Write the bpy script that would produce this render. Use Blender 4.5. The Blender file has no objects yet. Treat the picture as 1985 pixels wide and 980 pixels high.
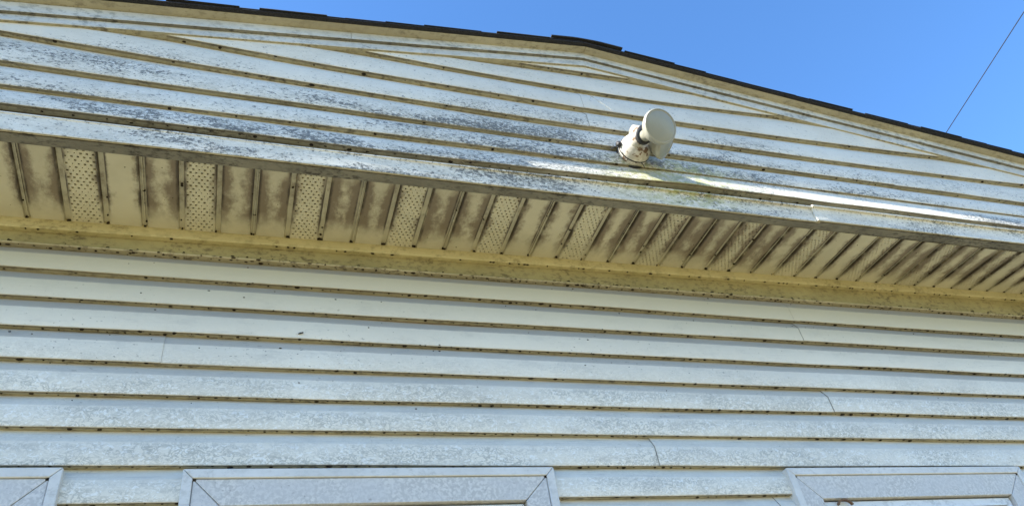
import bpy, bmesh, math, random
from mathutils import Vector, Matrix
random.seed(7)
scene = bpy.context.scene
R = math.radians
H = 3.30                       # height of the soffit above the ground; local z = 0 is the soffit

# ------------------------------------------------------------------ camera
CAM = Vector((0.6330, -1.8814, -1.6872 + H))
c_right = Vector((0.946537, -0.288203, -0.144938))
c_up = Vector((-0.081739, -0.648890, 0.756479))
c_fwd = Vector((0.312068, 0.704189, 0.637755))
cam_data = bpy.data.cameras.new('camera')
cam = bpy.data.objects.new('camera', cam_data)
scene.collection.objects.link(cam)
m = Matrix.Identity(4)
for i in range(3):
    m[i][0] = c_right[i]; m[i][1] = c_up[i]; m[i][2] = -c_fwd[i]; m[i][3] = CAM[i]
cam.matrix_world = m
cam_data.sensor_fit = 'HORIZONTAL'; cam_data.sensor_width = 36
cam_data.lens = 36 * 1486.3 / 1985
cam_data.clip_start = 0.02; cam_data.clip_end = 2000
scene.camera = cam

# ------------------------------------------------------------------ light
SUN = Vector((-1.20, -0.118, 1.0)).normalized()      # towards the sun: grazing along the wall, from the left
world = bpy.data.worlds.new('World'); scene.world = world; world.use_nodes = True
wn = world.node_tree.nodes; wl = world.node_tree.links
bg = wn['Background']
sky = wn.new('ShaderNodeTexSky'); sky.sky_type = 'NISHITA'; sky.sun_disc = False
sky.sun_elevation = math.asin(SUN.z); sky.sun_rotation = math.atan2(SUN.x, SUN.y)
sky.altitude = 100; sky.air_density = 1.0; sky.dust_density = 0.1; sky.ozone_density = 6.0
hs = wn.new('ShaderNodeHueSaturation'); hs.inputs['Saturation'].default_value = 1.10
wl.new(sky.outputs[0], hs.inputs['Color']); wl.new(hs.outputs[0], bg.inputs[0]); bg.inputs[1].default_value = 0.116
sun_data = bpy.data.lights.new('sun', 'SUN'); sun_data.energy = 5.0; sun_data.angle = R(0.5); sun_data.color = (1, 0.95, 0.86)
sun = bpy.data.objects.new('sun', sun_data); scene.collection.objects.link(sun)
sun.rotation_euler = (-SUN).to_track_quat('-Z', 'Y').to_euler(); sun.location = (-10, -6, 14)
vs = scene.view_settings
vs.view_transform = 'Standard'; vs.look = 'None'; vs.gamma = 1; vs.use_curve_mapping = False; vs.exposure = 1.76

# ------------------------------------------------------------------ helpers
BASE = Vector((1.77, 0.0, 0.0))
def link(o): scene.collection.objects.link(o); return o
def empty(name, loc, **props):
    o = link(bpy.data.objects.new(name, None)); o.location = loc; o.empty_display_size = 0.2
    for k, v in props.items(): o[k] = v
    return o
def mesh_obj(name, verts, faces, mats, parent=None, idx=None, base=BASE, sharp=30, uvs=None, **props):
    """verts in house coordinates (z = 0 at the soffit); stored relative to base"""
    me = bpy.data.meshes.new(name)
    off = Vector((-base.x, -base.y, H - base.z))
    me.from_pydata([tuple(Vector(v) + off) for v in verts], [], faces)
    if not isinstance(mats, (list, tuple)): mats = [mats]
    for mt in mats: me.materials.append(mt)
    if idx is not None:
        for p, i in zip(me.polygons, idx): p.material_index = i
    if uvs is not None:
        for nm, per_vert in uvs.items():
            lay = me.uv_layers.new(name=nm)
            for lp in me.loops: lay.data[lp.index].uv = per_vert[lp.vertex_index]
    me.validate(); me.update()
    if sharp:
        for p in me.polygons: p.use_smooth = True
        me.set_sharp_from_angle(angle=R(sharp))
    o = link(bpy.data.objects.new(name, me))
    if parent is not None: o.parent = parent
    elif base is not None: o.location = base
    for k, v in props.items(): o[k] = v
    return o
def sweep(profiles, closed=False, seg_mat=None, cap=False):
    """list of rings (same length) -> verts, faces, material index"""
    n = len(profiles[0]); V = [p for ring in profiles for p in ring]; F = []; I = []
    for i in range(len(profiles) - 1):
        for j in range(n if closed else n - 1):
            a = i * n + j; b = i * n + (j + 1) % n; F.append((a, b, b + n, a + n)); I.append(seg_mat[j] if seg_mat else 0)
    if cap:
        F.append(tuple(range(n))[::-1]); F.append(tuple(range((len(profiles) - 1) * n, len(profiles) * n))); I += [0, 0]
    return V, F, I
def box_pts(x0, x1, y0, y1, z0, z1):
    V = [(x, y, z) for x in (x0, x1) for y in (y0, y1) for z in (z0, z1)]
    F = [(0, 1, 3, 2), (4, 6, 7, 5), (0, 4, 5, 1), (2, 3, 7, 6), (0, 2, 6, 4), (1, 5, 7, 3)]
    return V, F
def join(parts):
    V = []; F = []
    for v, f in parts:
        o = len(V); V += list(v); F += [tuple(i + o for i in q) for q in f]
    return V, F
def frange(a, b, step):
    n = max(1, int(math.ceil((b - a) / step))); return [a + (b - a) * i / n for i in range(n + 1)]
def smooth(a, b, x):
    t = min(1, max(0, (x - a) / (b - a))); return t * t * (3 - 2 * t)

# ------------------------------------------------------------------ materials
class NT:
    def __init__(s, name):
        s.mat = bpy.data.materials.new(name); s.mat.use_nodes = True
        s.n = s.mat.node_tree.nodes; s.l = s.mat.node_tree.links
        s.bsdf = s.n['Principled BSDF']; s.geo = s.n.new('ShaderNodeNewGeometry')
    def put(s, sock, v):
        if hasattr(v, 'is_output'): s.l.new(v, sock)
        elif isinstance(v, (tuple, list)) and len(v) == 3 and sock.type == 'RGBA': sock.default_value = (*v, 1)
        else: sock.default_value = v
    def pos(s, scale=(1, 1, 1), loc=(0, 0, 0)):
        mp = s.n.new('ShaderNodeMapping'); mp.inputs['Scale'].default_value = scale; mp.inputs['Location'].default_value = loc
        s.l.new(s.geo.outputs['Position'], mp.inputs['Vector']); return mp.outputs[0]
    def uv(s, name):
        u = s.n.new('ShaderNodeUVMap'); u.uv_map = name; sp = s.n.new('ShaderNodeSeparateXYZ'); s.l.new(u.outputs[0], sp.inputs[0]); return sp.outputs[0], sp.outputs[1]
    def xyz(s):
        sp = s.n.new('ShaderNodeSeparateXYZ'); s.l.new(s.geo.outputs['Position'], sp.inputs[0]); return sp.outputs
    def noise(s, vec, scale, detail=4, rough=0.6, dist=0.0):
        t = s.n.new('ShaderNodeTexNoise'); s.l.new(vec, t.inputs['Vector'])
        t.inputs['Scale'].default_value = scale; t.inputs['Detail'].default_value = detail
        t.inputs['Roughness'].default_value = rough; t.inputs['Distortion'].default_value = dist
        return t.outputs[0]
    def voro(s, vec, scale):
        t = s.n.new('ShaderNodeTexVoronoi'); s.l.new(vec, t.inputs['Vector']); t.inputs['Scale'].default_value = scale
        return t.outputs['Distance']
    def ramp(s, v, a, b, lo=0.0, hi=1.0):
        t = s.n.new('ShaderNodeMapRange'); t.interpolation_type = 'SMOOTHSTEP'; s.put(t.inputs[0], v)
        t.inputs[1].default_value = a; t.inputs[2].default_value = b; t.inputs[3].default_value = lo; t.inputs[4].default_value = hi
        return t.outputs[0]
    def math(s, op, a, b=0.0):
        t = s.n.new('ShaderNodeMath'); t.operation = op; s.put(t.inputs[0], a); s.put(t.inputs[1], b); return t.outputs[0]
    def mul(s, *a):
        r = a[0]
        for b in a[1:]: r = s.math('MULTIPLY', r, b)
        return r
    def mix(s, f, a, b):
        t = s.n.new('ShaderNodeMix'); t.data_type = 'RGBA'; s.put(t.inputs[0], f); s.put(t.inputs[6], a); s.put(t.inputs[7], b); return t.outputs[2]
    def bump(s, h, strength=0.3, dist=0.001):
        t = s.n.new('ShaderNodeBump'); t.inputs['Strength'].default_value = strength; t.inputs['Distance'].default_value = dist
        s.put(t.inputs['Height'], h); s.l.new(t.outputs[0], s.bsdf.inputs['Normal'])
    def done(s, col, rough=0.5, spec=0.4, metal=0.0):
        s.put(s.bsdf.inputs['Base Color'], col); s.put(s.bsdf.inputs['Roughness'], rough)
        s.bsdf.inputs['Specular IOR Level'].default_value = spec; s.bsdf.inputs['Metallic'].default_value = metal
        return s.mat

def mat_siding(name, gable, amount=1.0, use_uv=True):
    k = NT(name); p = k.pos()
    broad = k.noise(p, 1.6, 3); fine = k.noise(k.pos((60, 60, 140)), 1.0, 5, 0.7)
    base = k.mix(k.ramp(broad, 0.35, 0.65), *(((0.62, 0.59, 0.51), (0.70, 0.67, 0.585)) if gable else ((0.70, 0.665, 0.575), (0.78, 0.745, 0.65))))
    x, y, z = k.xyz()
    t = k.uv('course')[0] if use_uv else None          # 0 at the top of a board, 1 at its lower edge
    if gable:
        # mildew: small dark flecks drawn out along the boards, in drifts, thicker towards the lower edge of a board
        n1 = k.noise(k.pos((85, 85, 150)), 1.0, 6, 0.78, 0.4)
        drift = k.ramp(k.noise(k.pos((2.0, 1, 9), (3, 0, 1)), 1.0, 6, 0.7), 0.38, 0.60, 0.0, 1.1)
        zn = k.math('ADD', z, k.mul(k.math('SUBTRACT', k.noise(k.pos((2.2, 1, 3), (9, 0, 4)), 1.0, 4, 0.6), 0.5), 0.22))
        low = k.mul(k.ramp(zn, H + 0.30, H + 0.46, 1.0, 0.22), k.math('MAXIMUM', k.ramp(x, 2.0, 2.9, 1.0, 0.45), k.ramp(z, H + 0.15, H + 0.28, 0.9, 0.0)))
        dd = k.n.new('ShaderNodeVectorMath'); dd.operation = 'DISTANCE'; k.l.new(k.pos((1, 0, 2.6)), dd.inputs[0]); dd.inputs[1].default_value = (1.45, 0, (H + 0.20) * 2.6)
        heavy = k.ramp(k.math('ADD', dd.outputs['Value'], k.mul(k.math('SUBTRACT', k.noise(k.pos((5, 1, 12)), 1.0, 5, 0.7), 0.5), 0.7)), 0.15, 0.90, 0.84, 0.0)
        drift = k.math('MAXIMUM', k.math('MAXIMUM', k.mul(drift, low), k.mul(low, 0.42)), heavy)
        if t is not None: drift = k.mul(drift, k.ramp(t, 0.1, 0.9, 0.65, 1.15))
        drift = k.mul(drift, amount)
        th = k.math('SUBTRACT', n1, k.mul(drift, 0.145))
        fleck = k.ramp(th, 0.320, 0.385, 1.0, 0.0)
        film = k.mul(k.ramp(k.noise(k.pos((14, 14, 40)), 1.0, 8, 0.78), 0.40, 0.66), drift, 0.72)
        pale = k.ramp(k.noise(k.pos((80, 60, 130), (7, 2, 4)), 1.0, 5, 0.7, 1.0), 0.54, 0.62)
        col = k.mix(film, base, (0.24, 0.24, 0.195))
        col = k.mix(k.mul(pale, drift, 0.65), col, (0.84, 0.84, 0.82))
        col = k.mix(k.mul(fleck, 0.85), col, (0.085, 0.085, 0.08))
        d = k.n.new('ShaderNodeVectorMath'); d.operation = 'DISTANCE'; k.l.new(k.pos((1, 1, 2.2), (0, 0, 0)), d.inputs[0]); d.inputs[1].default_value = (1.98, -0.35, (H + 0.11) * 2.2)
        moss = k.mul(k.ramp(d.outputs['Value'], 0.10, 0.42, 1.0, 0.0), k.ramp(k.noise(k.pos((30, 30, 40)), 1.0, 6, 0.75), 0.40, 0.58))
        col = k.mix(k.mul(moss, 0.75), col, (0.36, 0.36, 0.12))
        h = k.math('ADD', n1, fine)
    else:
        n1 = k.noise(k.pos((44, 44, 66)), 1.0, 6, 0.66, 1.2)
        worm = k.ramp(k.math('ABSOLUTE', k.math('SUBTRACT', n1, 0.5)), 0.0, 0.075, 1.0, 0.0)
        low = k.ramp(k.math('ADD', z, k.mul(k.noise(k.pos((2, 2, 1)), 1.0, 2), 0.12)), H - 0.50, H - 0.34, 1.0, 0.10)
        if t is not None: low = k.mul(low, k.ramp(k.math('ADD', t, k.mul(k.math('SUBTRACT', n1, 0.5), 0.5)), 0.34, 0.52, 0.25, 1.0))
        patch = k.ramp(k.noise(k.pos((3.2, 3, 12), (1, 5, 2)), 1.0, 5), 0.36, 0.62)
        col = k.mix(k.mul(worm, low, k.ramp(patch, 0, 1, 0.25, 0.85)), base, (0.37, 0.365, 0.32))
        lite = k.ramp(k.noise(k.pos((60, 60, 90), (9, 1, 3)), 1.0, 5, 0.65, 1.5), 0.54, 0.62)
        col = k.mix(k.mul(lite, low, 0.7), col, (0.85, 0.85, 0.82))
        streak = k.ramp(k.noise(k.pos((6, 6, 140)), 1.0, 5, 0.65), 0.52, 0.70)
        sa = k.ramp(t, 0.2, 0.55, 0.60, 0.20) if t is not None else 0.3
        col = k.mix(k.mul(streak, sa), col, (0.47, 0.46, 0.43))
        grime = k.ramp(k.noise(k.pos((7, 7, 18), (6, 2, 8)), 1.0, 7, 0.75), 0.48, 0.75)
        col = k.mix(k.mul(grime, 0.55), col, (0.46, 0.45, 0.41))
        sp = k.ramp(k.noise(k.pos((75, 75, 130), (4, 4, 4)), 1.0, 3, 0.55), 0.30, 0.345, 1.0, 0.0)
        col = k.mix(k.mul(sp, k.ramp(k.noise(p, 3.0, 2), 0.42, 0.6), 0.75), col, (0.14, 0.13, 0.11))
        h = k.math('ADD', n1, fine)
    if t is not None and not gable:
        # soffit shade and yellowish bounce painted into the colour of the upper boards
        soffit_shade = k.ramp(k.math('ADD', z, k.mul(k.math('SUBTRACT', broad, 0.5), 0.10)), H - 0.44, H - 0.12, 0.0, 0.90)
        col = k.mix(soffit_shade, col, (0.53, 0.485, 0.345))
        grey_band = k.ramp(k.math('ADD', t, k.mul(k.math('SUBTRACT', k.noise(k.pos((30, 30, 60)), 1.0, 5, 0.7), 0.5), 0.07)), 0.37, 0.405, 1.0, 0.0)  # grey band on the sloping top of each board, stronger higher up
        grey_band = k.mul(grey_band, k.ramp(z, H - 0.74, H - 0.22, 0.10, 0.78))
        col = k.mix(grey_band, col, (0.33, 0.315, 0.29))
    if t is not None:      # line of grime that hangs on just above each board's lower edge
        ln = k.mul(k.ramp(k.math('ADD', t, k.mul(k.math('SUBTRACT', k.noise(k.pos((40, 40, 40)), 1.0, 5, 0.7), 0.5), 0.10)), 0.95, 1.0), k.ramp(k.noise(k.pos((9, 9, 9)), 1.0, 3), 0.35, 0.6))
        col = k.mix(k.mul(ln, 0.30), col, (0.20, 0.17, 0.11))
    k.bump(h, 0.25, 0.0008)
    return k.done(col, k.ramp(fine, 0.3, 0.7, 0.42, 0.62), 0.45)
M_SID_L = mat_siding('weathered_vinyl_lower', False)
M_SID_G = mat_siding('weathered_vinyl_gable', True)

def mat_cream(name, a, b, dirt, amt, rough=0.55):
    k = NT(name); p = k.pos()
    col = k.mix(k.ramp(k.noise(p, 4, 4), 0.35, 0.65), a, b)
    n = k.noise(k.pos((40, 60, 60)), 1.0, 6, 0.72)
    drift = k.ramp(k.noise(k.pos((5, 8, 8), (2, 1, 0)), 1.0, 4), 0.35, 0.65, 0.25, 1.0)
    col = k.mix(k.mul(k.ramp(n, 0.46, 0.64), drift, amt), col, dirt)
    k.bump(n, 0.2, 0.001)
    return k.done(col, rough, 0.35)
M_UNDER = mat_cream('tan_vinyl_underside', (0.37, 0.32, 0.20), (0.46, 0.405, 0.265), (0.075, 0.057, 0.034), 0.85)  # dirty tan on downward-facing edges, darker than the board faces
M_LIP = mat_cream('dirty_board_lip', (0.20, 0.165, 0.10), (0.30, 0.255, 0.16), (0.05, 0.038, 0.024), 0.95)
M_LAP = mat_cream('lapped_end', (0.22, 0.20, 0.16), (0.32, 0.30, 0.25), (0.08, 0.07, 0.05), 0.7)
M_TRIM_Y = mat_cream('cream_trim', (0.50, 0.44, 0.235), (0.57, 0.505, 0.285), (0.17, 0.13, 0.065), 0.65)
M_FRIEZE = mat_cream('cream_frieze', (0.33, 0.285, 0.135), (0.40, 0.345, 0.17), (0.11, 0.085, 0.045), 0.85)
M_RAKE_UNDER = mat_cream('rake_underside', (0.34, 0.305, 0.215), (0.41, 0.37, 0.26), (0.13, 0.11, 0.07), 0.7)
M_RAKE = mat_cream('painted_rake', (0.50, 0.51, 0.49), (0.58, 0.59, 0.57), (0.20, 0.21, 0.20), 0.75)
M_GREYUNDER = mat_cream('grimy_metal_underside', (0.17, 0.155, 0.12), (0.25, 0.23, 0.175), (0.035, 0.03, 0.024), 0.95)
M_FASCIA = mat_cream('painted_fascia', (0.60, 0.63, 0.66), (0.70, 0.73, 0.75), (0.30, 0.33, 0.35), 0.6, 0.38)
M_CASING = mat_cream('window_casing', (0.60, 0.63, 0.69), (0.67, 0.70, 0.76), (0.48, 0.51, 0.55), 0.45, 0.42)
k = NT('mottled_casing'); n = k.noise(k.pos((105, 105, 105)), 1.0, 4, 0.6, 0.6)
c_ = k.mix(k.ramp(n, 0.42, 0.60), (0.46, 0.455, 0.44), (0.62, 0.61, 0.585)); c_ = k.mix(k.mul(k.ramp(k.noise(k.pos((7, 7, 7)), 1.0, 4), 0.38, 0.62), 0.6), c_, (0.53, 0.53, 0.53))
c_ = k.mix(k.ramp(k.noise(k.pos((80, 80, 110), (3, 3, 3)), 1.0, 3), 0.30, 0.34, 0.5, 0.0), c_, (0.2, 0.2, 0.2)); k.bump(n, 0.1, 0.0006)
M_CASING = k.done(c_, 0.45, 0.4)
M_CHANNEL = mat_cream('window_channel', (0.58, 0.58, 0.56), (0.66, 0.66, 0.64), (0.40, 0.40, 0.38), 0.6, 0.45)
M_FASCIA_W = mat_siding('weathered_fascia', True, 1.0, False)
M_WOOD = mat_cream('raw_wood', (0.20, 0.15, 0.10), (0.28, 0.21, 0.14), (0.1, 0.07, 0.05), 0.5, 0.9)

def mat_plain(name, col, rough=0.6, spec=0.4, metal=0.0, var=0.25, scale=40):
    k = NT(name); n = k.noise(k.pos(), scale, 4)
    c = k.mix(k.ramp(n, 0.3, 0.7), tuple(v * (1 - var) for v in col), tuple(min(1, v * (1 + var)) for v in col))
    k.bump(n, 0.15, 0.001); return k.done(c, rough, spec, metal)
M_DIRT = mat_plain('dark_dirt', (0.032, 0.024, 0.016), 0.95, 0.1, 0, 0.5, 200)
M_BLACK = mat_plain('black_rubber', (0.02, 0.02, 0.022), 0.6)
M_SHINGLE = mat_plain('asphalt_shingle', (0.024, 0.024, 0.027), 0.95, 0.25, 0, 0.6, 260)
M_SUN_SLIVER = mat_plain('pale_sun_sliver', (0.8, 0.78, 0.74), 0.5)
M_INSECT = mat_plain('insect_shell', (0.02, 0.018, 0.02), 0.35)

def mat_soffit(name):
    k = NT(name); p = k.pos(); u, v = k.uv('strip'); amt, _ = k.uv('stain')
    base = k.mix(k.ramp(k.noise(p, 5, 4), 0.35, 0.65), (0.49, 0.455, 0.325), (0.57, 0.53, 0.385))
    edge = k.math('ABSOLUTE', k.math('SUBTRACT', u, 0.5))                       # 0 at the strip centre, 0.5 at the ribs
    n_big = k.noise(k.pos((13, 9, 1)), 1.0, 8, 0.68); n_fine = k.noise(k.pos((70, 50, 1)), 1.0, 7, 0.76)
    reach = k.math('ADD', k.ramp(edge, 0.05, 0.50, 0.0, 0.34), k.math('ADD', k.mul(n_big, 0.80), k.math('ADD', k.mul(k.math('SUBTRACT', n_fine, 0.5), 0.55), k.mul(k.math('SUBTRACT', k.noise(k.pos((30, 20, 1), (8, 3, 0)), 1.0, 6, 0.7), 0.5), 0.6))))
    level = k.math('ADD', reach, k.mul(k.math('SUBTRACT', amt, 0.5), 0.55))
    clean_in = k.ramp(k.math('ADD', v, k.mul(k.math('SUBTRACT', n_big, 0.5), 0.6)), 0.62, 0.90, 1.0, 0.10)   # v: 0 outer end, 1 at the wall
    clean_out = k.ramp(k.math('ADD', k.math('ADD', v, k.mul(edge, 0.5)), k.mul(k.math('SUBTRACT', n_big, 0.5), 0.7)), 0.05, 0.32, 0.15, 1.0)
    stain = k.mul(k.ramp(level, 0.36, 0.78), clean_in, clean_out)
    col = k.mix(k.mul(stain, 0.92), base, (0.165, 0.125, 0.08))
    line = k.mul(k.ramp(k.math('ADD', edge, k.mul(k.math('SUBTRACT', n_fine, 0.5), 0.10)), 0.40, 0.49), k.ramp(k.noise(k.pos((14, 9, 1), (5, 5, 0)), 1.0, 5), 0.34, 0.54), clean_in)
    col = k.mix(k.mul(line, 0.95), col, (0.055, 0.04, 0.026))
    k.bump(n_fine, 0.12, 0.001)
    return k.done(col, 0.5, 0.4)
M_SOFFIT = mat_soffit('stained_soffit_vinyl')

# ------------------------------------------------------------------ ground
k = NT('dry_sunlit_grass')
g1 = k.noise(k.pos(), 0.8, 5); g2 = k.noise(k.pos(), 35, 5, 0.7)
gc = k.mix(k.ramp(g1, 0.35, 0.65), (0.23, 0.197, 0.10), (0.355, 0.303, 0.185)); gc = k.mix(k.ramp(g2, 0.4, 0.7), gc, (0.14, 0.13, 0.06))
k.bump(g2, 0.8, 0.03)
M_GRASS = k.done(gc, 0.95, 0.1)
me = bpy.data.meshes.new('ground'); me.from_pydata([(-300, -300, 0), (300, -300, 0), (300, 300, 0), (-300, 300, 0)], [], [(0, 1, 2, 3)]); me.materials.append(M_GRASS)
g = link(bpy.data.objects.new('ground', me)); g['kind'] = 'structure'; g['label'] = 'dry yellowish grass ground around the house'

# ------------------------------------------------------------------ the house
X0, X1 = -1.6, 5.4
PEAK = 1.77
DG = 0.3325                                    # plane of the gable's board edges
house = empty('house', BASE, label='weathered white vinyl-sided house gable with stained soffit and black shingle edge', category='house')
def rake(x, zp):                               # roof-parallel line that passes the peak at height zp
    return zp - (0.143 * (PEAK - x) if x < PEAK else 0.130 * (x - PEAK))
def rake_s(x, zp, sl, sr): return zp - (sl * (PEAK - x) if x < PEAK else sr * (x - PEAK))
def poly(c): return lambda x: sum(v * x ** (len(c) - 1 - i) for i, v in enumerate(c))

lump_rng = random.Random(11)
def lump(P, sx, sy, sz):
    """an irregular crumb of dirt"""
    V = []; F = []; n = 6
    for a, (rr, zz) in enumerate(((0.75, -0.6), (1.0, 0.0), (0.7, 0.65))):
        for j in range(n):
            t = 2 * math.pi * j / n; q = rr * lump_rng.uniform(0.7, 1.25)
            V.append((P[0] + sx * q * math.cos(t), P[1] + sy * q * math.sin(t), P[2] + sz * zz))
    for a in range(2):
        for j in range(n): F.append((a * n + j, a * n + (j + 1) % n, (a + 1) * n + (j + 1) % n, (a + 1) * n + j))
    F.append(tuple(range(n))[::-1]); F.append(tuple(range(2 * n, 3 * n)))
    return V, F

class Wave:
    def __init__(s, seed, amp):
        r = random.Random(seed); s.t = [(amp * r.uniform(.4, 1) / (i + 1) ** .5, r.uniform(.6, 1.2) * (1.1 + 1.7 * i), r.uniform(0, 6.3)) for i in range(5)]
    def __call__(s, x): return sum(a * math.sin(f * x + p) for a, f, p in s.t)

DEPTH = 0.0218
def course(zt, zb, yface, kick=0.0, first=False, dep=DEPTH):
    """Dutch-lap section of one course at one x, from its tucked top to its underside; returns (y,z) list"""
    h = zt - zb
    top = [(yface + dep + 0.0015, zt + 0.010)] if first else []
    return top + [(yface + dep, zt), (yface + dep * 0.66, zt - 0.13 * h), (yface + dep * 0.34, zt - 0.25 * h), (yface + 0.0010, zt - 0.372 * h), (yface, zt - 0.390 * h),
           (yface - kick * 0.9, zb + 0.004), (yface - kick + 0.0006, zb + 0.0012), (yface - kick + 0.0022, zb), (yface - kick + 0.0105, zb + 0.0002), (yface + DEPTH + 0.0005, zb + 0.0008)]
def siding_panel(parent, lines, xa, xb, yplane, seed, mat, clip=None, proud=0.0, kick=None, dep=None):
    """a double-course panel between the board-edge lines (top, mid, bottom)"""
    rings = []; n_c = len(lines) - 1
    wz = [Wave(seed * 10 + i, 0.0012) for i in range(len(lines))]; wy = [Wave(seed * 10 + 5 + i, 0.0013) for i in range(n_c)]
    mats = None; uvr = []
    for x in frange(xa, xb, 0.05):
        ring = []; sm = []; fr = []
        for c in range(n_c):
            zt = lines[c](x) + (wz[c](x) if c else 0); zb = lines[c + 1](x) + (wz[c + 1](x) if c + 1 < n_c else 0)
            kk = kick[c](x) if kick and kick[c] else 0.0
            pr = course(zt, zb, yplane + wy[c](x) - proud, kk, first=(c == 0), dep=dep(x) if dep else DEPTH)
            ring += pr; fr += [(min(1, max(0, (zt - z_) / (zt - zb))), wy[c].t[0][2]) for y_, z_ in pr]
            sm += [0] * (len(pr) - 3) + [3, 1] + ([1] if c + 1 < n_c else [])
        if clip:
            ring = [(y, min(z, clip(x))) for y, z in ring]
        rings.append([(x, y, z) for y, z in ring]); mats = sm; uvr.append(fr)
    # turned-in ends so the lapped edge has a thickness
    end = [(x + 0.0002, y + 0.0035, z) for x, y, z in rings[-1]]; sta = [(x - 0.0002, y + 0.0035, z) for x, y, z in rings[0]]
    V, F, I = sweep([sta] + rings + [end], seg_mat=mats)
    nn_ = len(rings[0]) - 1; I[:nn_] = [2] * nn_; I[-nn_:] = [2] * nn_
    U = [q for r_ in [uvr[0]] + uvr + [uvr[-1]] for q in r_]
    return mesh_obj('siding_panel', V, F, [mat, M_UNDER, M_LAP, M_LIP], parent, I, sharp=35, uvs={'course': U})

# ---- lower wall
low_lines = [poly(c) for c in ([0.0019, -0.1049], [-0.0043, -0.1871], [-0.0033, -0.2836], [-0.0049, -0.3791], [-0.0049, -0.4780], [-0.0048, -0.5745], [-0.0056, -0.6680], [-0.0062, -0.7668], [-0.0058, -0.8600])]
for i in range(9, 29):
    low_lines.append((lambda i: lambda x: -0.860 - 0.0965 * (i - 8) - 0.0055 * x)(i))
V, F = box_pts(X0, X1, 0.024, 0.12, -H, 0.10)
lower_wall = mesh_obj('lower_wall', V, F, M_WOOD, house, sharp=0)
seams = {0: 2.576, 1: 0.41, 2: 2.565, 3: 1.833}
rs = random.Random(3)
WIN = [(-0.714, 0.246), (0.502, 1.461), (2.237, 3.215), (3.99, 4.95)]
WTOP, WBOT = -0.787, -1.90
for pnl in range(14):
    ln = low_lines[2 * pnl:2 * pnl + 3]
    sx = seams.get(pnl, rs.uniform(0.2, 3.4))
    lap = 0.025
    runs = [(X0, sx), (sx - lap, X1)]
    zt, zb = ln[0](1.8), ln[2](1.8)
    for j, (a, b) in enumerate(runs):
        pieces = [(a, b)]
        if zt - 0.06 < WTOP + 0.1 and zb > WBOT - 0.1 and zb < WTOP - 0.12:
            # broken at the windows
            xs = [a]
            for (w0, w1) in WIN:
                if w0 < b and w1 > a: xs += [w0 + 0.004, w1 - 0.004]
            xs.append(b); pieces = [(xs[q], xs[q + 1]) for q in range(0, len(xs), 2) if xs[q + 1] - xs[q] > 0.02]
        for (pa, pb) in pieces:
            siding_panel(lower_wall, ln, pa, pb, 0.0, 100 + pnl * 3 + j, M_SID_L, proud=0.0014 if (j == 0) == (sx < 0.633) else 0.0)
# first, partly hidden course under the soffit trim
rings = []
for x in frange(X0, X1, 0.1):
    z0 = low_lines[0](x); rings.append([(x, 0.015, 0.01), (x, 0.014, z0 + 0.016), (x, 0.006, z0 + 0.010), (x, 0.0, z0 + 0.008), (x, -0.002, z0 + 0.003), (x, 0.0, z0), (x, 0.024, z0 + 0.001)])
V, F, I = sweep(rings, seg_mat=[0, 0, 0, 0, 1, 1])
mesh_obj('frieze_board', V, F, [M_FRIEZE, M_UNDER], lower_wall, I)
# crumbs of dirt and weep holes along the undersides
def crumbs(lines, yplane, dens, xa, xb, clip=None, size=1.0):
    parts = []
    for li, (ln, dn) in enumerate(zip(lines, dens)):
        x = xa
        while x < xb:
            x += lump_rng.uniform(0.6, 1.35) / dn + (lump_rng.expovariate(dn) * 0.5 if lump_rng.random() < 0.25 else 0)
            z = ln(x)
            if clip and z > clip(x) - 0.01: continue
            s = size * lump_rng.choice([0.5, 0.6, 0.7, 0.8, 0.9, 1.0, 1.2, 1.6])
            parts.append(lump((x, yplane + lump_rng.uniform(0.004, 0.014), z - 0.0004), 0.0040 * s * lump_rng.uniform(.8, 1.5), 0.0032 * s, 0.0020 * s))
    return join(parts)
V, F = crumbs(low_lines[:9], 0.0, [30, 30, 24, 30, 24, 30, 24, 30, 24], -0.6, 4.6)
extra = []
for i in range(130):
    x = lump_rng.uniform(-0.5, 4.3); q = lump_rng.uniform(0.5, 1.5); z = low_lines[0](x) + lump_rng.choice([0.0, 0.002, 0.007, 0.009])
    extra.append(lump((x, 0.0 if z > low_lines[0](x) + 0.001 else 0.006, z), 0.0035 * q * lump_rng.uniform(.7, 2), 0.003 * q, 0.0022 * q))
for i in range(260):   # stray specks on the faces
    x = lump_rng.uniform(-0.4, 4.2); z = -0.11 - 0.5 * lump_rng.random() ** 1.3; s = lump_rng.uniform(0.4, 1.0)
    extra.append(lump((x, 0.0005 if (z + 10) % 0.0965 < 0.065 else 0.006, z), 0.0024 * s * lump_rng.uniform(0.6, 2), 0.0016 * s, 0.0022 * s))
V, F = join([(V, F)] + extra)
mesh_obj('dirt_specks', V, F, M_DIRT, lower_wall, kind='stuff', sharp=60)

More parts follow.
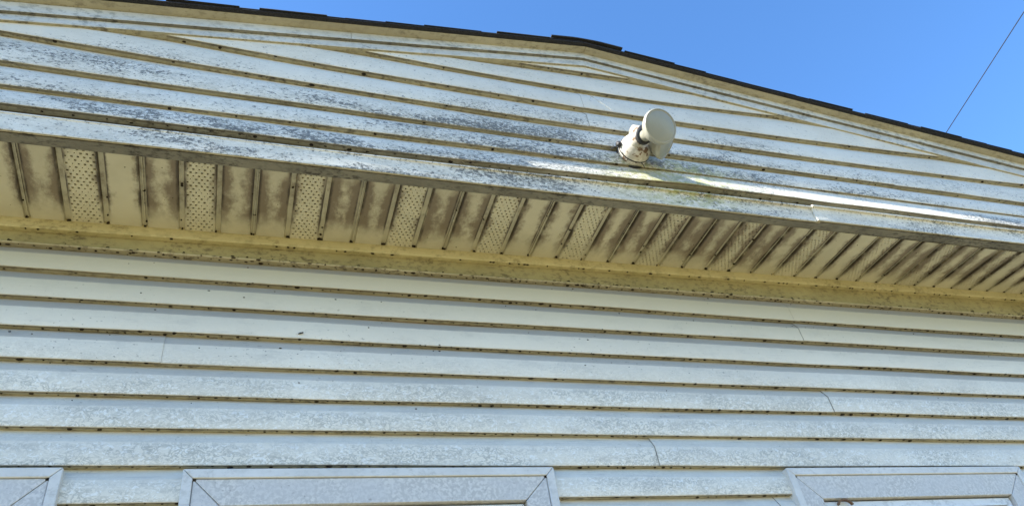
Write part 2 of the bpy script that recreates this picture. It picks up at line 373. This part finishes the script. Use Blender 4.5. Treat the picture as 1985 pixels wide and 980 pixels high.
# ---- gable wall
gx = poly([0.03, 0.632]); gy = poly([0.0417, -0.1382, 0.6831]); gz = poly([0.0179, -0.0672, 0.5201]); ga = poly([0.0107, -0.0425, 0.396])
gb = poly([0.0019, -0.0075, 0.267]); gc_ = poly([0.0, 0.0020, 0.1670]); gd = poly([0.0016, 0.0860]); ge = poly([0.0012, 0.010])
gw = lambda x: 0.79
clipz = lambda x: rake(x, 0.716) + 0.016
V, F = [], []
prof = []
for x in (X0, PEAK, X1): prof.append([(x, -DG + 0.028, 0.014), (x, -DG + 0.028, rake(x, 0.73)), (x, -DG + 0.10, rake(x, 0.73)), (x, -DG + 0.10, 0.014)])
V, F, I = sweep(prof, closed=True, cap=True)
gable_wall = mesh_obj('gable_wall', V, F, M_WOOD, house, sharp=0)
kwave = Wave(77, 0.0022)
kick = lambda x: 0.004 + max(0.0, 0.0125 + kwave(3 * x)) *  smooth(0.9, 2.2, x)
cdep = lambda x: 0.0195 - 0.0115 * smooth(1.0, 2.1, x)      # the lowest board has sprung forward on the right
gp = [((gw, gx, gy), 9.9, None), ((gy, gz, ga), 1.735, None), ((ga, gb, gc_), 3.05, None), ((gc_, gd), 0.55, [kick])]
for i, (ln, sx, kk) in enumerate(gp):
    for j, (a, b) in enumerate([(X0, min(sx, X1)), (sx - 0.025, X1)]):
        if b - a < 0.05: continue
        siding_panel(gable_wall, ln, a, b, -DG, 300 + i * 3 + j, M_SID_G, clip=clipz, dep=cdep if i == 3 else None, proud=0.0018 if (j == 0) == (sx < 0.633) else 0, kick=kk)
V, F = crumbs([gx, gy, gz, ga, gb, gc_, gd], -DG, [6, 3, 7, 3, 9, 4, 16], -0.5, 4.8, clip=lambda x: rake(x, 0.716), size=1.05)
mesh_obj('dirt_specks', V, F, M_DIRT, gable_wall, kind='stuff', sharp=60)

# ---- bent metal trim along the bottom of the gable, in two lapped lengths
TB = lambda x: 0.0027 * x - 0.0165
TT = lambda x: 0.0505 + 0.0022 * x
def fascia_piece(a, b, proud, seed):
    w = Wave(seed, 0.0009); rings = []
    for x in frange(a, b, 0.06):
        y = -DG - 0.003 - proud + w(x); zb = TB(x); zt = TT(x); fl = 0.003 + 0.0095 * smooth(0.6, 2.0, x)      # the top edge has sprung outwards
        rings.append([(x, -DG + 0.018, zt + 0.016), (x, y - fl + 0.010, zt + 0.0075), (x, y - fl + 0.0045, zt + 0.005), (x, y - fl, zt + 0.001), (x, y - fl + 0.0004, zt - 0.0035), (x, y - 0.20 * fl, zt - 0.0045), (x, y - 0.0005, zt - 0.009), (x, y, zb + 0.011), (x, y - 0.0022, zb + 0.009), (x, y - 0.0024, zb + 0.002),
                      (x, y - 0.0014, zb), (x, y + 0.0050, zb), (x, y + 0.0052, zb + 0.006), (x, y + 0.0095, zb + 0.006), (x, y + 0.0097, zb + 0.0005), (x, -0.283, zb + 0.012), (x, -0.283, zb + 0.03)])
    sta = [(p[0] - 0.0002, p[1] + 0.007, p[2]) for p in rings[0]]
    V, F, I = sweep([sta] + rings, seg_mat=[0] * 10 + [2] + [1] * 5)
    return V, F, I
fascia = empty('fascia_trim', (0, 0, 0)); fascia.parent = house
for a, b, pr, sd in ((X0, 2.53, 0.0, 1), (2.515, X1, 0.006, 2)):
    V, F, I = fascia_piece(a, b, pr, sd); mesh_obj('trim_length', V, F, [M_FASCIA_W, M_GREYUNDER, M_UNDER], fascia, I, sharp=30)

# ---- soffit: 12-inch panels of three strips, the middle one perforated
S = 0.1016
YO, YI = -0.2860, 0.004
def zs(x, y):                                     # slightly warped soffit plane
    zi = 0.0119 * x - 0.0183 if x > -0.5 else -0.024
    zi = max(-0.03, min(0.032, zi))
    t = (y - YO) / (YI - YO); return zi * t
V, F = box_pts(X0, X1, -0.29, 0.06, 0.055, 0.075)
soffit = mesh_obj('soffit', V, F, M_WOOD, house, sharp=0)
stain_known = [.62, .10, .12, .68, .15, .60, .80, .25, .85, .85, .22, .85, .68, .22, .40, .42, .2, .75, .8, .5, .85, .8, .6, .85, .55, .35, .25, .35, .45, .7, .75, .6, .6, .7]
rq = random.Random(5)
def soffit_panel(p):
    V = []; F = []; I = []; U = []; T = []
    def add_quad(pts, uv, st, mi=0):
        o = len(V)
        for (x, y, dz), q in zip(pts, uv): V.append((x, y, zs(x, y) + dz)); U.append(q); T.append((st, 0))
        F.append(tuple(range(o, o + len(pts)))); I.append(mi)
    half = 0.0092
    for s_ in range(3):
        kk = p * 3 + s_; st = stain_known[kk] if 0 <= kk < len(stain_known) else rq.uniform(.3, .8)
        xa = kk * S + half; xb = (kk + 1) * S - half; hh = 0.0085
        ys = frange(YO, YI, 0.035)
        if s_ != 1:
            for y0, y1 in zip(ys, ys[1:]):
                v0 = (y0 - YO) / (YI - YO); v1 = (y1 - YO) / (YI - YO)
                add_quad([(xa, y0, 0), (xb, y0, 0), (xb, y1, 0), (xa, y1, 0)], [(0, v0), (1, v0), (1, v1), (0, v1)], st)
        else:
            nr = 23; ry = (YI - YO) / nr; nc = 5; cw = (xb - xa) / (nc + 0.5); r = 0.0026
            for rI in range(nr):
                y0 = YO + rI * ry; y1 = y0 + ry; yc = (y0 + y1) / 2; v0 = (y0 - YO) / (YI - YO); v1 = (y1 - YO) / (YI - YO)
                off = 0.0 if rI % 2 == 0 else cw / 2
                cells = [(xa + off + c * cw, xa + off + (c + 1) * cw) for c in range(nc)]
                fill = (xb - cw / 2, xb) if rI % 2 == 0 else (xa, xa + cw / 2)
                uvx = lambda x: (x - xa) / (xb - xa)
                add_quad([(fill[0], y0, 0), (fill[1], y0, 0), (fill[1], y1, 0), (fill[0], y1, 0)], [(uvx(fill[0]), v0), (uvx(fill[1]), v0), (uvx(fill[1]), v1), (uvx(fill[0]), v1)], st)
                for c0, c1 in cells:
                    xc = (c0 + c1) / 2; r = rq.choice([0.0014, 0.0022, 0.0027, 0.0029, 0.0030, 0.0031])
                    outer = [(c0, y0), (c1, y0), (c1, y1), (c0, y1)]; inner = [(xc - r, yc - r), (xc + r, yc - r), (xc + r, yc + r), (xc - r, yc + r)]
                    for q in range(4):
                        a, b = outer[q], outer[(q + 1) % 4]; c, d = inner[(q + 1) % 4], inner[q]
                        quad = [a, b, c, d]
                        add_quad([(*t, 0) for t in quad], [(uvx(t[0]), (t[1] - YO) / (YI - YO)) for t in quad], st)
                        add_quad([(*d, 0), (*c, 0), (*c, 0.006), (*d, 0.006)], [(uvx(t[0]), (t[1] - YO) / (YI - YO)) for t in (d, c, c, d)], st)
        # grooved rib on the strip's right side
        x = (kk + 1) * S; lock = (s_ == 2)
        sec = [(-half, 0), (-half + 0.0025, hh), (half - 0.0025, hh), (half, 0)] if not lock else [(-half, 0), (-half + 0.002, hh), (-0.001, hh), (-0.0006, 0.0045), (0.0018, 0.0045), (0.0022, hh), (half - 0.002, hh), (half, 0)]
        for (a, za), (b, zb) in zip(sec, sec[1:]):
            for y0, y1 in zip(ys, ys[1:]):
                v0 = (y0 - YO) / (YI - YO); v1 = (y1 - YO) / (YI - YO)
                e = 1.0 if abs(za - zb) > 0.001 else 0.80
                add_quad([(x + a, y0, za), (x + b, y0, zb), (x + b, y1, zb), (x + a, y1, za)], [(e, v0), (e, v0), (e, v1), (e, v1)], 0.25)
    return mesh_obj('soffit_panel', V, F, [M_SOFFIT], soffit, I, sharp=0, uvs={'strip': U, 'stain': T})
for p in range(-5, 17): soffit_panel(p)
# channel that catches the panels at the wall
rings = []
for x in frange(X0, X1, 0.1):
    z = zs(x, 0); rings.append([(x, -0.009, z + 0.012), (x, -0.009, z - 0.0005), (x, -0.0095, z - 0.002), (x, -0.010, z - 0.004), (x, -0.008, z - 0.031), (x, -0.006, z - 0.033), (x, 0.014, z - 0.0315), (x, 0.014, z - 0.02)])
V, F, I = sweep(rings); mesh_obj('wall_channel', V, F, M_TRIM_Y, soffit, sharp=25)
parts = []
for kk in range(-4, 46):
    x = kk * S; z = zs(x, 0)
    for q in range(lump_rng.choice([1, 2, 2, 3])):
        parts.append(lump((x + lump_rng.uniform(-0.006, 0.006), -0.008 - lump_rng.random() * 0.004, z + 0.003), lump_rng.uniform(.003, .007), 0.004, 0.005))
    for q in range(lump_rng.choice([0, 1, 2, 3])):
        y = -0.02 - 0.24 * lump_rng.random() ** 1.3; xx = x + lump_rng.uniform(-0.007, 0.007)
        parts.append(lump((xx, y, zs(xx, y) + 0.006), lump_rng.uniform(.002, .005), lump_rng.uniform(.002, .005), 0.003))
for q in range(150):
    x = lump_rng.uniform(-0.3, 4.2); z = zs(x, 0)
    s = lump_rng.uniform(.5, 1.3)
    if q % 2: parts.append(lump((x, -0.004, z - 0.0355), 0.005 * s, 0.004, 0.0015))
    else: y = lump_rng.uniform(-.27, 0); parts.append(lump((x, y, zs(x, y)), 0.0018 * s, 0.0018 * s, 0.001))
V, F = join(parts); mesh_obj('dirt_specks', V, F, M_DIRT, soffit, kind='stuff', sharp=60)

# ---- rake trim: stepped boards under the roof edge, left and right of the peak
rake_trim = empty('rake_trim', (0, 0, 0)); rake_trim.parent = house
def rake_run(xa, xb, sec, name, mats, seg, wob, seed, cap=True, thick=0.0):
    w = Wave(seed, wob); rings = []
    for x in frange(xa, xb, 0.08):
        rings.append([(x, y + w(x), rake_s(x, zp, *s2) + 0.6 * w(x * 1.3 + 2)) for y, zp, s2 in sec])
    V, F, I = sweep(rings, seg_mat=seg, closed=True, cap=cap); I = I + [0] * (len(F) - len(I))
    return mesh_obj(name, V, F, mats, rake_trim, I, sharp=30)
yJ = -DG - 0.0095
SJ, SW, ST, SS = (0.1467, 0.1310), (0.1485, 0.1265), (0.1395, 0.1270), (0.1370, 0.1270)   # left / right falls of the four edges
YF = -0.3530
for si, (xa, xb) in enumerate(((X0, PEAK - 0.0006), (PEAK + 0.0006, X1))):
    sec_j = [(-DG + 0.02, 0.7165, SJ), (yJ + 0.0015, 0.7155, SJ), (yJ, 0.7175, SJ), (yJ + 0.001, 0.7500, SW), (-DG + 0.02, 0.7500, SW)]
    rake_run(xa, xb, sec_j, 'rake_channel', [M_RAKE, M_UNDER], [1, 0, 0, 0, 0], 0.0009, 40 + si)
    sec_f = [(-DG + 0.02, 0.7505, SW), (YF + 0.001, 0.7495, SW), (YF, 0.7508, SW), (YF, 0.7780, ST), (-DG + 0.02, 0.7780, ST)]
    sp = 0.87
    for (a, b) in ([(xa, sp), (sp + 0.0015, xb)] if si == 0 else [(xa, xb)]):
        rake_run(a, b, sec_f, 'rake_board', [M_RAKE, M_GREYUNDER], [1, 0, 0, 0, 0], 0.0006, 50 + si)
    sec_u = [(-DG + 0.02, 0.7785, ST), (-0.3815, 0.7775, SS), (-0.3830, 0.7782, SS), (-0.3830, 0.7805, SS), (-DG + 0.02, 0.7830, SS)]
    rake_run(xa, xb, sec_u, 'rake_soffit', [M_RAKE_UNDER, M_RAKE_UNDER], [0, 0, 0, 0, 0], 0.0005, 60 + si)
    sec_e = [(-DG + 0.02, 0.7835, SS), (-0.3960, 0.7807, SS), (-0.3980, 0.7817, SS), (-0.3980, 0.7865, SS), (-DG + 0.02, 0.7895, SS)]
    rake_run(xa, xb, sec_e, 'starter_strip', [M_SHINGLE], [0, 0, 0, 0, 0], 0.0012, 70 + si)

# ---- roof
prof = []
for x in (X0 - 0.3, PEAK, X1 + 0.3): prof.append([(x, -0.372, rake_s(x, 0.785, *SS)), (x, 9.0, rake_s(x, 0.785, *SS)), (x, 9.0, rake_s(x, 0.795, *SS)), (x, -0.372, rake_s(x, 0.795, *SS))])
V, F, I = sweep(prof, closed=True, cap=True)
roof = mesh_obj('roof', V, F, M_SHINGLE, house, sharp=0)
rsh = random.Random(21)
for side in (-1, 1):
    sl = 0.143 if side < 0 else 0.130
    nn = 26
    for i in range(nn):
        xa = PEAK + side * (0.02 + i * 0.138); xb = xa + side * 0.215
        if not (X0 - 0.3 < xb < X1 + 0.3): continue
        yo = -0.3990 + rsh.uniform(-0.004, 0.005) - (0.004 if i % 2 else 0); th = rsh.uniform(0.0028, 0.0045); lift = rsh.uniform(0.002, 0.005); droop = rsh.uniform(0.0, 0.004)
        rows_ = []
        for t in (0, 0.33, 0.66, 1.0):
            x = xa + (xb - xa) * t; zb = rake_s(x, 0.7890, *SS) + lift * t
            rows_.append([(x, yo, zb - droop), (x, -0.37, zb), (x, 0.6, zb), (x, 0.6, zb + th), (x, -0.37, zb + th), (x, yo + 0.0015, zb + th - droop)])
        V, F, I = sweep(rows_, closed=True, cap=True)
        mesh_obj('shingle', V, F, M_SHINGLE, roof, sharp=30)
for c in range(5):
    y0 = -0.406 + c * 0.14; rows_ = []
    for x in frange(PEAK - 0.15, PEAK + 0.15, 0.03):
        z = rake_s(x, 0.7955, *SS) - 0.006 * math.exp(-((x - PEAK) / 0.03) ** 2) + 0.0015; lift = 0.003
        rows_.append([(x, y0, z + lift), (x, y0 + 0.3, z), (x, y0 + 0.3, z + 0.006), (x, y0, z + lift + 0.005)])
    V, F, I = sweep(rows_, closed=True, cap=True); mesh_obj('ridge_cap', V, F, M_SHINGLE, roof, sharp=30)

# ---- windows: outer channel, flat mitred casing, sash and pane
k = NT('window_glass'); M_GLASS = k.done((0.02, 0.025, 0.03), 0.05, 0.6)
def frame_piece(o, inn, y0, y1, side, gap=0.0006, yin=None):
    """one mitred side of a rectangular frame; o and inn = (x0,x1,z0,z1)"""
    ox0, ox1, oz0, oz1 = o; ix0, ix1, iz0, iz1 = inn; g = gap
    q = {'top': [(ox0 + g, oz1), (ox1 - g, oz1), (ix1 - g, iz1), (ix0 + g, iz1)], 'bottom': [(ox0 + g, oz0), (ix0 + g, iz0), (ix1 - g, iz0), (ox1 - g, oz0)],
         'left': [(ox0, oz0 + g), (ox0, oz1 - g), (ix0, iz1 - g), (ix0, iz0 + g)], 'right': [(ox1, oz0 + g), (ix1, iz0 + g), (ix1, iz1 - g), (ox1, oz1 - g)]}[side]
    inner = {'top': (2, 3), 'bottom': (1, 2), 'left': (2, 3), 'right': (1, 2)}[side]
    V = [(x, yin if (yin is not None and i in inner) else y0, z) for i, (x, z) in enumerate(q)] + [(x, y1, z) for x, z in q]
    F = [(0, 1, 2, 3), (7, 6, 5, 4)] + [(i, i + 4, (i + 1) % 4 + 4, (i + 1) % 4) for i in range(4)]
    return V, F
def rect_in(r, d): return (r[0] + d, r[1] - d, r[2] + d, r[3] - d)
def bevel_mod(o, w=0.0012):
    b = o.modifiers.new('bevel', 'BEVEL'); b.width = w; b.segments = 2; b.limit_method = 'ANGLE'; return o
labels = ['window at the left edge of the photo', 'wide middle window between the two others', 'right window with a brown clip on its sash']
for wi, (w0, w1) in enumerate(WIN[:3]):
    win = empty('window', (0, 0, 0)); win.parent = house; win['label'] = labels[wi]
    r0 = (w0, w1, WBOT, WTOP - 0.0055 * (w0 - 0.5) * 0.8); r1 = rect_in(r0, 0.024); r2 = rect_in(r1, (0.074, 0.067, 0.074)[wi]); r3 = rect_in(r2, 0.030)
    for sd in ('top', 'left', 'right', 'bottom'):
        V, F = frame_piece(r0, r1, -0.0165, 0.03, sd); bevel_mod(mesh_obj('outer_channel', V, F, M_CHANNEL, win, sharp=30), 0.0022)
        V, F = frame_piece(rect_in(r1, 0.0014), r2, -0.0115, 0.03, sd, 0.0011, -0.0085); bevel_mod(mesh_obj('casing', V, F, M_CASING, win, sharp=30), 0.0012)
    sash = mesh_obj('sash', *join([frame_piece(rect_in(r2, 0.006), r3, 0.006, 0.04, sd) for sd in ('top', 'left', 'right', 'bottom')]), M_FASCIA, win, sharp=30)
    V, F = box_pts(r2[0], r2[1], 0.024, 0.040, r2[2], r2[3]); mesh_obj('backing', V, F, M_BLACK, win, sharp=0)
    V, F = box_pts(r3[0] + 0.001, r3[1] - 0.001, 0.017, 0.021, r3[2] + 0.001, r3[3] - 0.001); mesh_obj('pane', V, F, M_GLASS, win, sharp=0)
    parts = []
    for (cx, sg) in ((r1[0], 1), (r1[1], -1)):
        parts.append(lump((cx + sg * 0.003, -0.0105, r1[3] - 0.003), 0.006, 0.003, 0.006))
    mesh_obj('corner_dirt', *join(parts), M_DIRT, win, sharp=60, kind='stuff')
    if wi == 2:
        rings = []
        for t in range(9):
            a = R(20 + 140 * t / 8); c_ = (r2[0] + 0.075, r2[3] - 0.030)
            rings.append([(c_[0] + rr * math.cos(a) * 1.2, yy, c_[1] + rr * math.sin(a)) for rr, yy in ((0.022, -0.012), (0.027, -0.012), (0.027, -0.004), (0.022, -0.004))])
        V, F, I = sweep(rings, closed=True, cap=True)
        mesh_obj('sash_clip', V, F, mat_plain('rusty_clip', (0.16, 0.09, 0.05), 0.8), win, sharp=30)

# ------------------------------------------------------------------ floodlight on the gable
FB = Vector((1.842, -0.3400, 0.226))
fl_base = Vector((FB.x, FB.y, FB.z + H))
flood = empty('floodlight', fl_base, label='twin-head outdoor floodlight with peeling white paint mounted on the gable siding', category='floodlight')
k = NT('peeling_white_paint'); n = k.noise(k.pos(), 38, 5, 0.65)
M_PAINT = k.done(k.mix(k.ramp(n, 0.54, 0.59), k.mix(k.ramp(k.noise(k.pos(), 30, 6, 0.7), .38, .66), (0.40, 0.37, 0.31), (0.62, 0.59, 0.53)), (0.16, 0.10, 0.06)), 0.5, 0.4)
M_RUST = mat_plain('rust', (0.14, 0.075, 0.04), 0.85, 0.3, 0, 0.4, 120)
M_RIM = mat_plain('bulb_rim', (0.34, 0.33, 0.27), 0.35, 0.5, 0, 0.1, 30)
M_LENS = mat_plain('frosted_lens', (0.25, 0.25, 0.205), 0.30, 0.5, 0, 0.06, 12)
M_BULB = mat_plain('bulb_glass', (0.30, 0.29, 0.23), 0.30, 0.5, 0, 0.08, 14)
def lathe(name, origin, axis, prof, mat, parent, n=28, smooth_a=40, base=fl_base):
    axis = Vector(axis).normalized(); u = axis.orthogonal().normalized(); v = axis.cross(u); rings = []
    for d, r in prof:
        rings.append([tuple(Vector(origin) + axis * d + (u * math.cos(2 * math.pi * j / n) + v * math.sin(2 * math.pi * j / n)) * max(r, 0.0002)) for j in range(n)])
    V, F, I = sweep(rings, closed=True, cap=True)
    return mesh_obj(name, V, F, mat, parent, sharp=smooth_a, base=base)
OUT = Vector((0, -1, 0))
lathe('gasket', FB + Vector((0.0, 0.016, -0.004)), (0, -1, -0.03), [(0, 0.0550), (0.004, 0.0585), (0.008, 0.0582), (0.009, 0.05)], M_BLACK, flood)
lathe('mounting_canopy', FB + Vector((0, -0.004, 0)), (0, -1, -0.03), [(-0.014, 0.0545), (0.010, 0.056), (0.026, 0.0545), (0.040, 0.050), (0.049, 0.040), (0.054, 0.025), (0.055, 0.0)], M_PAINT, flood)
AX1 = Vector((0.087, -0.874, -0.475)).normalized()
LENS1 = Vector((1.838, -0.530, 0.1485)) 
def lamp(base_pt, axis, socket_len):
    axis = axis.normalized(); b = Vector(base_pt)
    lathe('socket', b, axis, [(-0.02, 0.020), (0.0, 0.0225), (socket_len * 0.5, 0.0245), (socket_len - 0.004, 0.0255), (socket_len, 0.024), (socket_len, 0.012)], M_PAINT, flood)
    lathe('socket_gasket', b + axis * socket_len, axis, [(-0.004, 0.0262), (-0.002, 0.0285), (0.009, 0.0285), (0.012, 0.0235)], M_BLACK, flood)
    bl = lathe('bulb', b + axis * socket_len, axis, [(0.0, 0.019), (0.026, 0.021), (0.040, 0.026), (0.054, 0.036), (0.068, 0.0465), (0.080, 0.0545), (0.090, 0.0590), (0.095, 0.0605), (0.103, 0.0605), (0.1065, 0.0585), (0.1075, 0.0560), (0.1050, 0.0545)], M_BULB, flood, n=40)
    lathe('rim', b + axis * socket_len, axis, [(0.094, 0.0600), (0.0955, 0.0615), (0.1035, 0.0615), (0.1072, 0.0602), (0.1080, 0.0585), (0.1060, 0.0572)], M_RIM, bl, n=40)
    ln = lathe('lens', b + axis * socket_len, axis, [(0.1035, 0.0572), (0.1055, 0.0560), (0.1080, 0.046), (0.1095, 0.032), (0.1105, 0.016), (0.1108, 0.0)], M_LENS, bl, n=40)
B1 = LENS1 - AX1 * 0.205
lamp(B1, AX1, 0.098)
AX2 = Vector((0.636, -0.272, -0.649)).normalized()
lamp(FB + Vector((0.008, -0.050, 0.058)), AX2, 0.012)
lathe('knuckle', FB + Vector((0.004, -0.046, 0.050)), (0.55, -0.7, -0.2), [(-0.022, 0.008), (-0.018, 0.014), (0.0, 0.017), (0.018, 0.014), (0.022, 0.008)], M_PAINT, flood, n=14)
lathe('knuckle_screw', FB + Vector((0.020, -0.052, 0.030)), (0.3, -0.9, -0.3), [(-0.012, 0.005), (0.010, 0.005), (0.012, 0.003)], M_BLACK, flood, n=8)
lathe('canopy_seam', FB + Vector((0, -0.004, 0)), (0, -1, -0.03), [(0.0045, 0.0545), (0.0050, 0.0572), (0.0085, 0.0572), (0.0090, 0.0545)], M_BLACK, flood)
for an in (40, 160, 280):
    lathe('canopy_screw', FB + Vector((0.034 * math.cos(R(an)), -0.047, 0.034 * math.sin(R(an)))), (0, -1, 0), [(0, 0.0042), (0.004, 0.0042), (0.0055, 0.0025)], M_RUST, flood, n=8)
# wire nut and loose wires at the canopy
def tube(name, pts, r, mat, parent, n=6, base=fl_base):
    rings = []
    for i, p in enumerate(pts):
        p = Vector(p); t = (Vector(pts[min(i + 1, len(pts) - 1)]) - Vector(pts[max(i - 1, 0)])).normalized(); u = t.orthogonal().normalized(); v = t.cross(u)
        rings.append([tuple(p + (u * math.cos(2 * math.pi * j / n) + v * math.sin(2 * math.pi * j / n)) * r) for j in range(n)])
    V, F, I = sweep(rings, closed=True, cap=True); return mesh_obj(name, V, F, mat, parent, sharp=60, base=base)
lathe('wire_nut', FB + Vector((-0.058, -0.016, 0.022)), (-0.2, -0.5, -0.8), [(0, 0.006), (0.004, 0.010), (0.018, 0.0095), (0.024, 0.006)], M_BLACK, flood, n=10)
tube('loose_wire', [FB + Vector(v) for v in ((-0.056, -0.018, 0.012), (-0.068, -0.020, 0.004), (-0.080, -0.016, 0.000), (-0.090, -0.010, -0.006))], 0.0018, M_BLACK, flood)
tube('loose_wire', [FB + Vector(v) for v in ((0.012, -0.010, -0.058), (0.016, -0.012, -0.070), (0.018, -0.010, -0.082))], 0.0014, M_BLACK, flood)

# ------------------------------------------------------------------ sunlight sliver and small loose things
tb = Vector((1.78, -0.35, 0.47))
tube('sun_sliver', [(1.740, -0.352, 0.508), (1.765, -0.353, 0.483), (1.812, -0.352, 0.440)], 0.0021, M_SUN_SLIVER, None, base=tb + Vector((0, 0, H)))  # slanting pale strip, modelled to stand in for a sliver of sunlight
o = bpy.data.objects['sun_sliver']; o.location = tb + Vector((0, 0, H)); o['label'] = 'pale slanting strip added in place of a sliver of sunlight on the gable siding above the floodlight'; o['category'] = 'sun_sliver'
ib = Vector((0.765, -0.003, -0.366))
bug = lathe('insect', ib + Vector((-0.008, 0, -0.003)), (0.93, 0, 0.36), [(0, 0.0004), (0.003, 0.0018), (0.008, 0.0024), (0.012, 0.0017), (0.014, 0.0022), (0.017, 0.0008)], M_INSECT, None, n=10, base=ib + Vector((0, 0, H)))
bug.location = ib + Vector((0, 0, H)); bug['label'] = 'small dark insect on the pale siding below the soffit, left of centre'; bug['category'] = 'insect'

# overhead cable beyond the roof
d1 = Vector((0.7386, 0.2465, 0.6275)); d2 = Vector((0.7195, 0.3797, 0.5815))
camL = CAM - Vector((0, 0, H)); P1 = camL + d1 * 13.0; P2 = camL + d2 * 15.5; dv = P2 - P1
pts = [P1 + dv * t + Vector((0, 0, 0.05 * (t + 2) * (t - 3) * 0.05)) for t in [i * 0.35 - 2.1 for i in range(18)]]
wb = pts[0] + Vector((0, 0, H))
tube('overhead_wire', pts, 0.0075, M_BLACK, None, base=wb)
o = bpy.data.objects['overhead_wire']; o.location = wb; o['label'] = 'thin black overhead wire crossing the blue sky beyond the roof'; o['category'] = 'wire'
